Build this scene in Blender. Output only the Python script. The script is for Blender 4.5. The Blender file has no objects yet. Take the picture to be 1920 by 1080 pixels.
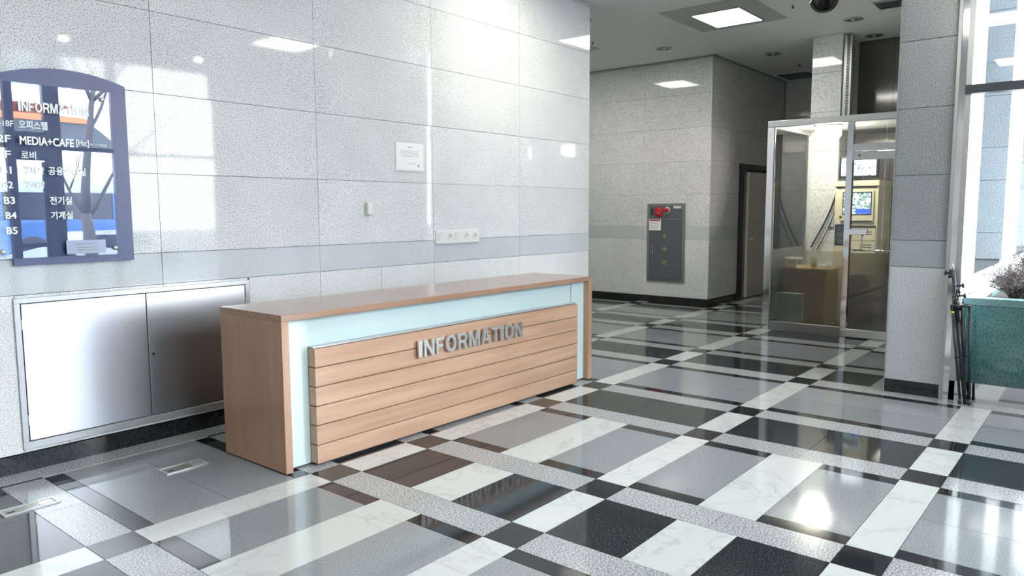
import bpy, bmesh, math, random
from mathutils import Vector, Matrix
random.seed(7)
sc = bpy.context.scene
COL = sc.collection

# ------------------------------------------------------------------ camera
F = Vector((0.76881693, 0.6310955, -0.10314551)); F.normalize()
yaw, roll = 0.88346122, -0.00402902
R0 = Vector((math.cos(yaw), -math.sin(yaw), 0)); U0 = R0.cross(F)
RV = math.cos(roll) * R0 + math.sin(roll) * U0
UV_ = -math.sin(roll) * R0 + math.cos(roll) * U0
CAM = Vector((-7.35431, -4.8696, 1.5))
cam = bpy.data.cameras.new('camera'); camo = bpy.data.objects.new('camera', cam); COL.objects.link(camo)
m = Matrix((RV, UV_, -F)).transposed().to_4x4(); m.translation = CAM
camo.matrix_world = m
FPX = 1398.88
cam.sensor_width = 36; cam.lens = FPX / 1920 * 36; cam.clip_start = 0.05; cam.clip_end = 300
sc.camera = camo

# ------------------------------------------------------------------ world, exposure
sc.view_settings.view_transform = 'Standard'; sc.view_settings.look = 'None'
sc.view_settings.gamma = 1; sc.view_settings.use_curve_mapping = False
sc.view_settings.exposure = 1.05
SKY = 11.0
w = bpy.data.worlds.new('overcast_sky'); sc.world = w; w.use_nodes = True
nt = w.node_tree; bg = nt.nodes['Background']
tc = nt.nodes.new('ShaderNodeTexCoord'); sx = nt.nodes.new('ShaderNodeSeparateXYZ')
cr = nt.nodes.new('ShaderNodeValToRGB')
nt.links.new(tc.outputs['Generated'], sx.inputs[0]); nt.links.new(sx.outputs['Z'], cr.inputs['Fac'])
cr.color_ramp.elements[0].position = 0.0; cr.color_ramp.elements[0].color = (0.93, 0.96, 0.98, 1)
cr.color_ramp.elements[1].position = 0.9; cr.color_ramp.elements[1].color = (0.80, 0.89, 0.98, 1)
nt.links.new(cr.outputs['Color'], bg.inputs['Color']); bg.inputs['Strength'].default_value = SKY
sc.cycles.max_bounces = 10; sc.cycles.diffuse_bounces = 5; sc.cycles.glossy_bounces = 5
sc.cycles.transparent_max_bounces = 16; sc.cycles.transmission_bounces = 8
sc.cycles.sample_clamp_indirect = 8.0; sc.cycles.caustics_reflective = False; sc.cycles.caustics_refractive = False

def portal(name, loc, rot, sx_, sy_):
    l = bpy.data.lights.new(name, 'AREA'); l.shape = 'RECTANGLE'; l.size = sx_; l.size_y = sy_
    l.cycles.is_portal = True
    o = bpy.data.objects.new(name, l); o.location = loc; o.rotation_euler = rot; COL.objects.link(o)
portal('daylight_portal', (-3.55, -6.98, 1.9), (math.radians(90), 0, 0), 5.9, 3.8)
portal('daylight_portal', (-0.60, -5.4, 1.95), (math.radians(90), 0, math.radians(90)), 3.0, 3.6)

# ------------------------------------------------------------------ materials
MATS = {}
def nmat(name):
    mt = bpy.data.materials.new(name); mt.use_nodes = True; MATS[name] = mt
    n = mt.node_tree; b = n.nodes['Principled BSDF']
    return mt, n, b
def plain(name, col, rough=0.5, metal=0.0, spec=0.5, emit=None, estr=0, coat=0):
    mt, n, b = nmat(name)
    b.inputs['Base Color'].default_value = (*col, 1); b.inputs['Roughness'].default_value = rough
    b.inputs['Metallic'].default_value = metal; b.inputs['Specular IOR Level'].default_value = spec
    if coat: b.inputs['Coat Weight'].default_value = coat; b.inputs['Coat Roughness'].default_value = 0.05
    if emit: b.inputs['Emission Color'].default_value = (*emit, 1); b.inputs['Emission Strength'].default_value = estr
    return mt
def posnode(n):
    g = n.nodes.new('ShaderNodeNewGeometry'); return g.outputs['Position']
def ramp(n, pts):
    r = n.nodes.new('ShaderNodeValToRGB'); e = r.color_ramp.elements
    while len(e) < len(pts): e.new(0.5)
    for i, (p, c) in enumerate(pts): e[i].position = p; e[i].color = (*c, 1) if len(c) == 3 else c
    return r
def vary(n, colsock, amt):
    oi = n.nodes.new('ShaderNodeObjectInfo'); mr = n.nodes.new('ShaderNodeMapRange')
    mr.inputs['To Min'].default_value = 1 - amt; mr.inputs['To Max'].default_value = 1 + amt
    n.links.new(oi.outputs['Random'], mr.inputs['Value'])
    hs = n.nodes.new('ShaderNodeHueSaturation'); n.links.new(mr.outputs[0], hs.inputs['Value'])
    n.links.new(colsock, hs.inputs['Color']); return hs.outputs['Color']
def granite(name, dark, mid, light, scale=140, rough=0.08, spec=0.5, amt=0.04, p=(0.36, 0.46, 0.66)):
    mt, n, b = nmat(name); P = posnode(n)
    a = n.nodes.new('ShaderNodeTexNoise'); a.inputs['Scale'].default_value = scale; a.inputs['Detail'].default_value = 2.5
    a.inputs['Roughness'].default_value = 0.7
    n.links.new(P, a.inputs['Vector'])
    r = ramp(n, [(p[0], dark), (p[1], mid), (p[2], light)]); n.links.new(a.outputs['Fac'], r.inputs['Fac'])
    c = n.nodes.new('ShaderNodeTexNoise'); c.inputs['Scale'].default_value = 3.0; c.inputs['Detail'].default_value = 4
    n.links.new(P, c.inputs['Vector'])
    mr = n.nodes.new('ShaderNodeMapRange'); mr.inputs['To Min'].default_value = 0.90; mr.inputs['To Max'].default_value = 1.10
    n.links.new(c.outputs['Fac'], mr.inputs['Value'])
    hs = n.nodes.new('ShaderNodeHueSaturation'); n.links.new(mr.outputs[0], hs.inputs['Value']); n.links.new(r.outputs['Color'], hs.inputs['Color'])
    n.links.new(vary(n, hs.outputs['Color'], amt), b.inputs['Base Color'])
    b.inputs['Roughness'].default_value = rough; b.inputs['Specular IOR Level'].default_value = spec
    return mt
def marble(name):
    mt, n, b = nmat(name); P = posnode(n)
    a = n.nodes.new('ShaderNodeTexNoise'); a.inputs['Scale'].default_value = 1.7; a.inputs['Detail'].default_value = 7
    a.inputs['Distortion'].default_value = 1.2; a.inputs['Roughness'].default_value = 0.6
    n.links.new(P, a.inputs['Vector'])
    r = ramp(n, [(0.0, (.49, .51, .50)), (0.470, (.48, .50, .49)), (0.495, (.40, .42, .415)), (0.512, (.48, .50, .49)), (1, (.53, .54, .53))])
    n.links.new(a.outputs['Fac'], r.inputs['Fac'])
    n.links.new(vary(n, r.outputs['Color'], .05), b.inputs['Base Color'])
    b.inputs['Roughness'].default_value = 0.09
    return mt
def wood(name, stretch, c1, c2, rough=0.3, scale=1.0):
    mt, n, b = nmat(name); P = posnode(n)
    mp = n.nodes.new('ShaderNodeMapping'); mp.inputs['Scale'].default_value = stretch; n.links.new(P, mp.inputs['Vector'])
    a = n.nodes.new('ShaderNodeTexNoise'); a.inputs['Scale'].default_value = scale; a.inputs['Detail'].default_value = 6
    a.inputs['Distortion'].default_value = 0.4; n.links.new(mp.outputs[0], a.inputs['Vector'])
    r = ramp(n, [(0.3, c1), (0.7, c2)]); n.links.new(a.outputs['Fac'], r.inputs['Fac'])
    n.links.new(vary(n, r.outputs['Color'], .05), b.inputs['Base Color'])
    b.inputs['Roughness'].default_value = rough; b.inputs['Coat Weight'].default_value = 0.5; b.inputs['Coat Roughness'].default_value = 0.16
    return mt
def glassmat(name, tint=(1, 1, 1), refl=None, rough=0.0):
    """thin sheet of clear glass: transparent body under a Fresnel mirror"""
    mt = bpy.data.materials.new(name); mt.use_nodes = True; MATS[name] = mt; n = mt.node_tree; n.nodes.clear()
    o = n.nodes.new('ShaderNodeOutputMaterial'); mx = n.nodes.new('ShaderNodeMixShader')
    t = n.nodes.new('ShaderNodeBsdfTransparent'); t.inputs['Color'].default_value = (*tint, 1)
    g = n.nodes.new('ShaderNodeBsdfGlossy'); g.inputs['Roughness'].default_value = rough
    if refl is None:
        f = n.nodes.new('ShaderNodeFresnel'); f.inputs['IOR'].default_value = 1.5; n.links.new(f.outputs[0], mx.inputs['Fac'])
    else: mx.inputs['Fac'].default_value = refl
    n.links.new(t.outputs[0], mx.inputs[1]); n.links.new(g.outputs[0], mx.inputs[2]); n.links.new(mx.outputs[0], o.inputs['Surface'])
    return mt
def filmmat(name, tint, rough=.16):
    """frosted film: blurs what stands behind it"""
    mt, n, b = nmat(name)
    b.inputs['Base Color'].default_value = (*tint, 1); b.inputs['Transmission Weight'].default_value = .88
    b.inputs['Roughness'].default_value = rough; b.inputs['IOR'].default_value = 1.22
    return mt
def dotted(name, base, hole, pitch, r, axes='XY'):
    mt, n, b = nmat(name); P = posnode(n)
    mp = n.nodes.new('ShaderNodeVectorMath'); mp.operation = 'SCALE'; mp.inputs['Scale'].default_value = 1 / pitch; n.links.new(P, mp.inputs[0])
    fr = n.nodes.new('ShaderNodeVectorMath'); fr.operation = 'FRACTION'; n.links.new(mp.outputs[0], fr.inputs[0])
    sb = n.nodes.new('ShaderNodeVectorMath'); sb.operation = 'SUBTRACT'; sb.inputs[1].default_value = (.5, .5, .5); n.links.new(fr.outputs[0], sb.inputs[0])
    ml = n.nodes.new('ShaderNodeVectorMath'); ml.operation = 'MULTIPLY'
    ml.inputs[1].default_value = (1 if 'X' in axes else 0, 1 if 'Y' in axes else 0, 1 if 'Z' in axes else 0); n.links.new(sb.outputs[0], ml.inputs[0])
    ln = n.nodes.new('ShaderNodeVectorMath'); ln.operation = 'LENGTH'; n.links.new(ml.outputs[0], ln.inputs[0])
    rr = ramp(n, [(r - .03, hole), (r + .03, base)]); n.links.new(ln.outputs['Value'], rr.inputs['Fac'])
    n.links.new(rr.outputs[0], b.inputs['Base Color']); b.inputs['Roughness'].default_value = 0.6
    return mt
def mosaic(name, scale, stops, estr, vec='Position'):
    """a lit screen full of small coloured camera pictures"""
    mt, n, b = nmat(name); P = posnode(n)
    v = n.nodes.new('ShaderNodeTexVoronoi'); v.inputs['Scale'].default_value = scale; v.distance = 'CHEBYCHEV'; n.links.new(P, v.inputs['Vector'])
    s = n.nodes.new('ShaderNodeSeparateColor'); n.links.new(v.outputs['Color'], s.inputs[0])
    r = ramp(n, stops); n.links.new(s.outputs[0], r.inputs['Fac'])
    b.inputs['Base Color'].default_value = (0.01, 0.01, 0.01, 1); b.inputs['Roughness'].default_value = 0.2
    n.links.new(r.outputs[0], b.inputs['Emission Color']); b.inputs['Emission Strength'].default_value = estr
    return mt
def steel(name, rough, col=(.62, .63, .65), streak=None):
    mt, n, b = nmat(name); b.inputs['Metallic'].default_value = 1; b.inputs['Base Color'].default_value = (*col, 1)
    b.inputs['Roughness'].default_value = rough
    if streak:
        P = posnode(n); mp = n.nodes.new('ShaderNodeMapping'); mp.inputs['Scale'].default_value = streak; n.links.new(P, mp.inputs['Vector'])
        a = n.nodes.new('ShaderNodeTexNoise'); a.inputs['Scale'].default_value = 1; a.inputs['Detail'].default_value = 4; n.links.new(mp.outputs[0], a.inputs['Vector'])
        mr = n.nodes.new('ShaderNodeMapRange'); mr.inputs['To Min'].default_value = rough * .75; mr.inputs['To Max'].default_value = rough * 1.3
        n.links.new(a.outputs['Fac'], mr.inputs['Value']); n.links.new(mr.outputs[0], b.inputs['Roughness'])
    return mt

WG = granite('granite_wall', (.21, .215, .22), (.68, .685, .69), (.84, .845, .85), 135, .045, .34, p=(.37,.455,.60))
WGL = granite('granite_wall_low', (.32, .32, .32), (.66, .67, .665), (.82, .83, .83), 135, .045, .34, p=(.35,.44,.60))
WB = granite('granite_band', (.46, .49, .52), (.56, .59, .62), (.62, .65, .68), 120, .045, .34)
CG = granite('granite_column', (.10, .11, .115), (.24, .26, .265), (.36, .38, .39), 150, .25, p=(.38,.48,.62))
CGL = granite('granite_column_low', (.25, .26, .27), (.48, .50, .51), (.60, .62, .63), 150, .25, p=(.38,.48,.62))
CB = granite('granite_column_band', (.22, .25, .27), (.29, .32, .34), (.35, .38, .40), 160, .2)
FG = granite('granite_floor', (.11, .115, .12), (.28, .29, .30), (.50, .51, .52), 120, .12, .4, p=(.38,.49,.62))
FP = granite('panel_floor_grey', (.14, .15, .16), (.205, .22, .235), (.275, .29, .305), 130, .07, .4, amt=.07)
FK = granite('black_floor_stone', (.006, .007, .009), (.014, .016, .020), (.045, .048, .053), 100, .06, .34, amt=.1)
FD = granite('dark_floor_stone', (.006, .006, .008), (.012, .013, .016), (.028, .028, .032), 120, .06, .34, amt=.1)
FW = marble('white_marble')
BB = granite('black_baseboard_stone', (.005, .006, .007), (.012, .013, .014), (.03, .03, .032), 90, .12)
TEAL = granite('teal_granite', (.03, .14, .15), (.12, .42, .41), (.22, .56, .55), 70, .25, amt=.02)
TEALR = granite('teal_granite_rim', (.15, .36, .37), (.30, .56, .56), (.42, .66, .66), 70, .25, amt=.02)
GROUT = plain('grout', (.10, .10, .10), .9)
WGROUT = plain('wall_joint', (.30, .31, .32), .8)
WHITE = plain('ceiling_paint', (.72, .73, .72), .85)
WOODH = wood('wood_horizontal', (1.2, 30, 22), (.40, .235, .15), (.51, .325, .22))
WOODV = wood('wood_vertical', (14, 14, 1.0), (.33, .18, .105), (.42, .245, .15))
WOODT = wood('wood_top', (1.2, 26, 20), (.29, .165, .105), (.38, .23, .155), .22)
MINT = plain('back_painted_glass', (.50, .61, .60), .08, coat=.4)
MINTE = plain('glass_edge', (.45, .72, .70), .15)
STEELB = steel('brushed_steel', .30, (.74, .75, .78))
STEELM = steel('polished_steel', .07, (.66, .66, .68))
STEELF = plain('satin_steel', (.50, .51, .52), .28, .55)
STEELR = plain('dull_steel', (.22, .22, .23), .3, .5)
ALU = plain('grey_aluminium', (.42, .43, .43), .3, .7)
LETTER = steel('steel_letters', .38, (.72, .72, .70))
DARKM = plain('dark_metal', (.05, .06, .07), .35, .6)
MULL = plain('dark_mullion', (.035, .05, .075), .4, .3)
GLASS = glassmat('clear_glass', (.965, .98, .985))
SIGNG = glassmat('mirrored_sign_glass', (.93, .95, .98), .12)
NAVY = plain('navy_board', (.07, .085, .20), .35)
FILM = filmmat('frosted_film', (.94, .96, .93), .2)
FILMD = filmmat('frosted_film_door', (.42, .43, .40), .3)
CREAM = plain('cream_metal', (.62, .58, .42), .35)
CREAMD = plain('cream_door', (.70, .68, .60), .22)
BLACK = plain('black_plastic', (.012, .012, .013), .3)
BLK = plain('black_matte', (.01, .01, .011), .6)
DOME = plain('dome_black', (.003, .003, .004), .04)
GREY = plain('grey_cabinet', (.11, .12, .135), .35)
GREYL = plain('grey_cabinet_edge', (.20, .21, .225), .35)
RED = plain('alarm_red', (.55, .02, .03), .25)
REDL = plain('red_lens', (.6, .01, .03), .08)
PAPER = plain('white_paper', (.86, .87, .87), .5)
PLASTIC = plain('white_plastic', (.76, .77, .75), .35)
OFFW = plain('ivory_plastic', (.70, .69, .62), .4)
GOLD = plain('gold_letter', (.50, .42, .16), .4, .3)
INK = plain('grey_ink', (.35, .36, .37), .7)
WTXT = plain('white_lettering', (.93, .95, .96), .4)
BLUES = plain('blue_tag', (.02, .07, .13), .5)
BROWN = plain('brown_desk', (.38, .24, .08), .45)
YEL = plain('yellow_tape', (.75, .75, .05), .5)
LAMP = plain('lamp_diffuser', (.9, .9, .9), .5, emit=(1.0, .98, .88), estr=15)
GLOBE = plain('globe_lamp_glass', (.9, .9, .9), .4, emit=(1.0, .94, .76), estr=50)
SPOT = plain('lit_downlight', (.9, .9, .9), .4, emit=(.95, 1, .95), estr=160)
PERF = dotted('perforated_panel', (.50, .51, .51), (.10, .10, .10), .03, .25)
SCREEN1 = mosaic('television_picture', 60, [(0, (.05, .07, .1)), (.3, (.35, .45, .6)), (.55, (.8, .9, 1)), (1, (.9, .95, 1))], 1.6)
SCREEN2 = mosaic('monitor_picture', 40, [(0, (.05, .08, .08)), (.4, (.25, .42, .36)), (.7, (.6, .75, .75)), (1, (.85, .95, .95))], 1.0)
SBLUE = plain('blue_screen', (.0, .0, .02), .3, emit=(.03, .10, .75), estr=1.0)
CONC = granite('pavement', (.11, .11, .11), (.17, .17, .17), (.24, .24, .24), 12, .8)
ASPH = plain('asphalt', (.10, .10, .11), .9)
LEDGE = granite('pale_ledge_stone', (.5, .52, .53), (.68, .70, .72), (.76, .78, .8), 60, .3)
BARK = plain('bark', (.10, .09, .085), .9)
LEAF = plain('dry_leaf', (.20, .15, .14), .9)
LEAF2 = plain('dry_leaf_pale', (.33, .27, .26), .9)
TWIG = plain('twig', (.14, .10, .09), .9)
SOIL = plain('soil', (.12, .10, .09), .95)
BUSB = plain('bus_blue', (.03, .14, .42), .25)
BUSR = plain('bus_roof', (.55, .66, .72), .3)
BUSG = plain('bus_glass', (.02, .025, .03), .08)
TYRE = plain('tyre', (.02, .02, .02), .8)
CARP = plain('car_paint', (.6, .64, .68), .15, .2)
BLDW = plain('building_white', (.72, .74, .75), .6)
BLDO = plain('building_orange', (.75, .22, .06), .5)
BLDG = plain('building_glass', (.04, .06, .08), .08)
BLDU = plain('building_glass_pale', (.22, .32, .40), .1)
AMBER = plain('amber_marker', (.8, .3, .02), .3, emit=(1, .4, .05), estr=1.5)

# ------------------------------------------------------------------ helpers
def ploc(parent): return parent.location if parent else Vector((0, 0, 0))
def link(o, parent, loc):
    COL.objects.link(o)
    if parent:
        q = Vector(loc); p = parent
        while p: q -= p.location; p = p.parent
        o.parent = parent; o.location = q
    else: o.location = loc
    return o
BOXC = {}
def boxmesh(name, sx_, sy_, sz_, mat, bev=0):
    key = (round(sx_, 4), round(sy_, 4), round(sz_, 4), mat.name, bev)
    if key in BOXC: return BOXC[key]
    bm = bmesh.new(); bmesh.ops.create_cube(bm, size=1)
    bmesh.ops.scale(bm, vec=(sx_, sy_, sz_), verts=bm.verts)
    if bev: bmesh.ops.bevel(bm, geom=bm.edges[:], offset=bev, segments=2 if bev > .004 else 1, affect='EDGES', profile=.7)
    me = bpy.data.meshes.new(name); bm.to_mesh(me); bm.free(); me.materials.append(mat)
    BOXC[key] = me; return me
def box(name, x0, x1, y0, y1, z0, z1, mat, parent=None, bev=0):
    x0, x1 = sorted((x0, x1)); y0, y1 = sorted((y0, y1)); z0, z1 = sorted((z0, z1))
    o = bpy.data.objects.new(name, boxmesh(name, x1 - x0, y1 - y0, z1 - z0, mat, bev))
    return link(o, parent, ((x0 + x1) / 2, (y0 + y1) / 2, (z0 + z1) / 2))
def frombm(name, bm, mats, parent=None, loc=(0, 0, 0), smooth=False):
    me = bpy.data.meshes.new(name); bm.to_mesh(me); bm.free()
    for q in (mats if isinstance(mats, (list, tuple)) else [mats]): me.materials.append(q)
    if smooth:
        for p in me.polygons: p.use_smooth = True
    o = bpy.data.objects.new(name, me); return link(o, parent, loc)
def bbox_add(bm, x0, x1, y0, y1, z0, z1, mi=0):
    vs = [bm.verts.new((x, y, z)) for z in (z0, z1) for y in (y0, y1) for x in (x0, x1)]
    for f in ((0, 2, 3, 1), (4, 5, 7, 6), (0, 1, 5, 4), (2, 6, 7, 3), (0, 4, 6, 2), (1, 3, 7, 5)):
        fc = bm.faces.new([vs[i] for i in f]); fc.material_index = mi
def tube_add(bm, pts, rad, seg=10, caps=True):
    pts = [Vector(p) for p in pts]; rings = []
    if not isinstance(rad, (list, tuple)): rad = [rad] * len(pts)
    prev = None
    for i, p in enumerate(pts):
        d = (pts[min(i + 1, len(pts) - 1)] - pts[max(i - 1, 0)]).normalized()
        a = prev if prev else (Vector((0, 0, 1)) if abs(d.z) < .9 else Vector((1, 0, 0)))
        u = (a - d * a.dot(d)).normalized(); v = d.cross(u); prev = u
        rings.append([bm.verts.new(p + rad[i] * (u * math.cos(t) + v * math.sin(t))) for t in [2 * math.pi * k / seg for k in range(seg)]])
    for a, b in zip(rings, rings[1:]):
        for k in range(seg): bm.faces.new((a[k], a[(k + 1) % seg], b[(k + 1) % seg], b[k]))
    if caps: bm.faces.new(rings[0][::-1]); bm.faces.new(rings[-1])
def tube(name, pts, rad, mat, parent=None, seg=12):
    bm = bmesh.new(); c = Vector(pts[0]); tube_add(bm, [Vector(p) - c for p in pts], rad, seg)
    return frombm(name, bm, mat, parent, c, True if seg > 6 else False)
def flat_shade(o):
    for p in o.data.polygons: p.use_smooth = False
def lathe(name, prof, axis, loc, mat, parent=None, seg=32):
    """prof: list of (radius, height) along axis from loc"""
    ax = Vector(axis).normalized(); a = Vector((0, 0, 1)) if abs(ax.z) < .9 else Vector((1, 0, 0))
    u = (a - ax * a.dot(ax)).normalized(); v = ax.cross(u); bm = bmesh.new(); rings = []
    for r, h in prof:
        if r < 1e-6: rings.append([bm.verts.new(ax * h)])
        else: rings.append([bm.verts.new(ax * h + r * (u * math.cos(2 * math.pi * k / seg) + v * math.sin(2 * math.pi * k / seg))) for k in range(seg)])
    for a_, b_ in zip(rings, rings[1:]):
        for k in range(seg):
            q = [a_[k % len(a_)], a_[(k + 1) % len(a_)], b_[(k + 1) % len(b_)], b_[k % len(b_)]]
            q2 = []
            for x in q:
                if x not in q2: q2.append(x)
            if len(q2) > 2: bm.faces.new(q2)
    bmesh.ops.recalc_face_normals(bm, faces=bm.faces)
    o = frombm(name, bm, mat, parent, loc, True)
    return o
def thing(name, label, cat, loc=(0, 0, 0), group=None):
    o = bpy.data.objects.new(name, None); o.empty_display_size = .1; COL.objects.link(o); o.location = loc
    o['label'] = label; o['category'] = cat
    if group: o['group'] = group
    return o
def tag(o, label, cat, group=None):
    o['label'] = label; o['category'] = cat
    if group: o['group'] = group
    return o
def struct(o): o['kind'] = 'structure'; return o
def sempty(name, loc=(0, 0, 0)):
    o = bpy.data.objects.new(name, None); COL.objects.link(o); o.location = loc; return struct(o)
def text_mesh(txt, size, extrude=0.001, bold=0.0, spacing=1.0, bev=0.0):
    cu = bpy.data.curves.new('lettering', 'FONT'); cu.body = txt; cu.size = size; cu.extrude = extrude; cu.offset = bold
    cu.space_character = spacing; cu.align_x = 'LEFT'; cu.resolution_u = 3; cu.bevel_depth = bev; cu.bevel_resolution = 0
    ob = bpy.data.objects.new('lettering', cu); COL.objects.link(ob)
    dg = bpy.context.evaluated_depsgraph_get(); dg.update()
    me = bpy.data.meshes.new_from_object(ob.evaluated_get(dg)); bpy.data.objects.remove(ob); return me
def text_fit(name, txt, x0, x1, z0, z1, y, mat, parent, normal='-y', extrude=.001, bold=0.0, spacing=1.0):
    """lettering scaled to fill the given rectangle; normal '-y' reads along +x, '-x' reads along -y (x0,x1 are y values)"""
    me = text_mesh(txt, .1, 0.0005, bold, spacing)
    if not me.vertices: return None
    xs = [v.co.x for v in me.vertices]; ys = [v.co.y for v in me.vertices]; ax, bx, ay, by = min(xs), max(xs), min(ys), max(ys)
    zs = [v.co.z for v in me.vertices]; zt = max(abs(z) for z in zs) or 1
    cx, cz = (x0 + x1) / 2, (z0 + z1) / 2
    sxx = abs(x1 - x0) / max(bx - ax, 1e-5); szz = (z1 - z0) / max(by - ay, 1e-5)
    for v in me.vertices:
        h = (v.co.x - (ax + bx) / 2) * sxx; k = (v.co.y - (ay + by) / 2) * szz; t = v.co.z / zt * extrude
        v.co = (h, -t, k) if normal == '-y' else (-t, -h, k)
    me.materials.clear(); me.materials.append(mat); me.name = name
    o = bpy.data.objects.new(name, me)
    return link(o, parent, (cx, y, cz) if normal == '-y' else (y, cx, cz))

def glyph(ch):
    """outlines of a bold grotesque capital, height 1, width 1 (scaled later)"""
    t, v = .20, .22
    el = lambda rx, ry, cx=.5, cy=.5, n=28: [(cx + rx * math.cos(2 * math.pi * i / n), cy + ry * math.sin(2 * math.pi * i / n)) for i in range(n)]
    arc = lambda cx, cy, rx, ry, a0, a1, n=9: [(cx + rx * math.cos(a0 + (a1 - a0) * i / n), cy + ry * math.sin(a0 + (a1 - a0) * i / n)) for i in range(n + 1)]
    h = math.pi / 2
    return {'I': [[(0, 0), (1, 0), (1, 1), (0, 1)]],
            'N': [[(0, 0), (v, 0), (v, .66), (1 - v - .02, 0), (1, 0), (1, 1), (1 - v, 1), (1 - v, .34), (v + .02, 1), (0, 1)]],
            'F': [[(0, 0), (.26, 0), (.26, .40), (.86, .40), (.86, .58), (.26, .58), (.26, .82), (1, .82), (1, 1), (0, 1)]],
            'O': [el(.5, .52), el(.28, .34)],
            'R': [[(0, 0), (.23, 0), (.23, .39), (.50, .39)] + [(.66, .30), (.72, 0), (.98, 0), (.88, .34), (.80, .44)] + arc(.66, .72, .32, .28, -h * .7, h) + [(0, 1)],
                  [(.23, .56), (.23, .82), (.62, .82)] + arc(.62, .69, .12, .13, h, -h, 6) + [(.6, .56)]],
            'M': [[(0, 0), (.19, 0), (.19, .70), (.41, 0), (.59, 0), (.81, .70), (.81, 0), (1, 0), (1, 1), (.73, 1), (.50, .30), (.27, 1), (0, 1)]],
            'A': [[(0, 0), (.23, 0), (.31, .21), (.69, .21), (.77, 0), (1, 0), (.63, 1), (.37, 1)], [(.37, .38), (.5, .76), (.63, .38)]],
            'T': [[(.38, 0), (.62, 0), (.62, .81), (1, .81), (1, 1), (0, 1), (0, .81), (.38, .81)]]}[ch]
def glyph_obj(name, ch, x0, x1, z0, z1, y, mat, parent, extrude):
    cu = bpy.data.curves.new('lettering', 'CURVE'); cu.dimensions = '2D'; cu.fill_mode = 'BOTH'; cu.extrude = extrude
    cx, cz = (x0 + x1) / 2, (z0 + z1) / 2
    for pts in glyph(ch):
        sp = cu.splines.new('POLY'); sp.points.add(len(pts) - 1); sp.use_cyclic_u = True
        for i, (a, b) in enumerate(pts): sp.points[i].co = (x0 + a * (x1 - x0) - cx, z0 + b * (z1 - z0) - cz, 0, 1)
    ob = bpy.data.objects.new('lettering', cu); COL.objects.link(ob)
    dg = bpy.context.evaluated_depsgraph_get(); dg.update()
    me = bpy.data.meshes.new_from_object(ob.evaluated_get(dg)); bpy.data.objects.remove(ob)
    for v in me.vertices: v.co = (v.co.x, -v.co.z, v.co.y)
    me.materials.clear(); me.materials.append(mat); me.name = name
    return link(bpy.data.objects.new(name, me), parent, (cx, y, cz))

# ------------------------------------------------------------------ floor
ceilz = 3.82
floor = struct(box('floor', -10.2, 7.2, -7.05, 3.2, -.20, -.006, GROUT))
XL = [-6.083, -5.872, -4.879, -4.668, -4.141, -3.92, -2.873, -2.651, -2.128, -1.907, -.869, -.624, -.096, .114, 1.128, 1.377,
      1.89, 2.11, 3.13, 3.345, 3.87, 4.09, 5.12, 5.33, 5.86, 6.07, 7.1]
XL = [-10.08, -9.87, -8.86, -8.65, -8.12, -7.90, -6.86, -6.65] [::1] + [-6.61 + .0] + XL if False else [-10.06, -9.85, -8.84, -8.63, -8.10, -7.88, -6.83, -6.61] + XL
# cells alternate: band, long, band, short ... beginning with a band at -10.06
ptype = ['band', 'long', 'band', 'short']
YW = lambda k: -.005 - 1.3255 * k
tiles = []   # (x0,x1,y0,y1,mat)
def T(x0, x1, y0, y1, mt):
    if x1 - x0 > .012 and y1 - y0 > .012: tiles.append((x0, x1, y0, y1, mt))
for i in range(len(XL) - 1):
    a, b = XL[i], XL[i + 1]; ty = ptype[i % 4]; feat = (a > -6.0 and b < -2.8)
    for k in range(-3, 6):
        yw, yf, yn = YW(k), YW(k) - .2, YW(k + 1)
        T(a, b, yf, yw, FD if ty == 'band' else FW)
        mid = (yf + yn) / 2; cw = feat and k in (1, 2)
        if ty == 'band':
            T(a, b, yn, mid, FG); T(a, b, mid, yf, FG)
        else:
            mt = FK if ty == 'short' else FP; th = .1 if ty == 'long' else 0
            xa, xb = a + th, b - th; c1, c2 = mid + .152, mid - .152
            if cw:
                T(a, b, c2, c1, FW); segs = [(yn, c2), (c1, yf)]
            else: segs = [(yn, yf)]
            for (s0, s1) in segs:
                if th: T(a, xa, s0, s1, FD); T(xb, b, s0, s1, FD)
                if cw: T(xa, xb, s0, s1, mt) if ty == 'long' else T(xa, xb, s0, s1, mt)
                elif ty == 'long':
                    xm = (xa + xb) / 2; T(xa, xm, s0, s1, mt); T(xm, xb, s0, s1, mt)
                else:
                    ym = (s0 + s1) / 2; T(xa, xb, s0, ym, mt); T(xa, xb, ym, s1, mt)
borders = [(-10.1, 0.0, -.18, 0.0), (-.87, .8, -3.40, -3.27), (-.87, -.58, -7.0, -3.40)]
def sub(r, c):
    x0, x1, y0, y1, mt = r; a, b, d, e = c
    if x1 <= a or x0 >= b or y1 <= d or y0 >= e: return [r]
    out = []
    if x0 < a: out.append((x0, a, y0, y1, mt))
    if x1 > b: out.append((b, x1, y0, y1, mt))
    xa, xb = max(x0, a), min(x1, b)
    if y0 < d: out.append((xa, xb, y0, d, mt))
    if y1 > e: out.append((xa, xb, e, y1, mt))
    return out
solids = [(-10.2, .2, 0.0, 3.2), (3.5, 7.2, .1, 3.2), (-.7, .75, -3.8, -3.4), (.75, 7.2, -7.1, -3.3), (-.58, 7.2, -7.1, -3.8), (4.0, 7.2, -3.4, -1.85), (3.3, 4.0, -1.82, -1.43), (-11, 8, -9, -6.88)]
for c in borders + solids:
    tiles = [q for r in tiles for q in sub(r, c)]
for i in range(13): T(-10.1 + i * .777, min(-10.1 + (i + 1) * .777, 0), -.18, 0, FG)
T(-.87, 0, -3.40, -3.27, FG); T(0, .75, -3.40, -3.27, FG); T(-.87, -.7, -3.8, -3.4, FG)
for i in range(4): T(-.87, -.66, -3.8 - (i + 1) * .77, -3.8 - i * .77, FG)
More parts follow.
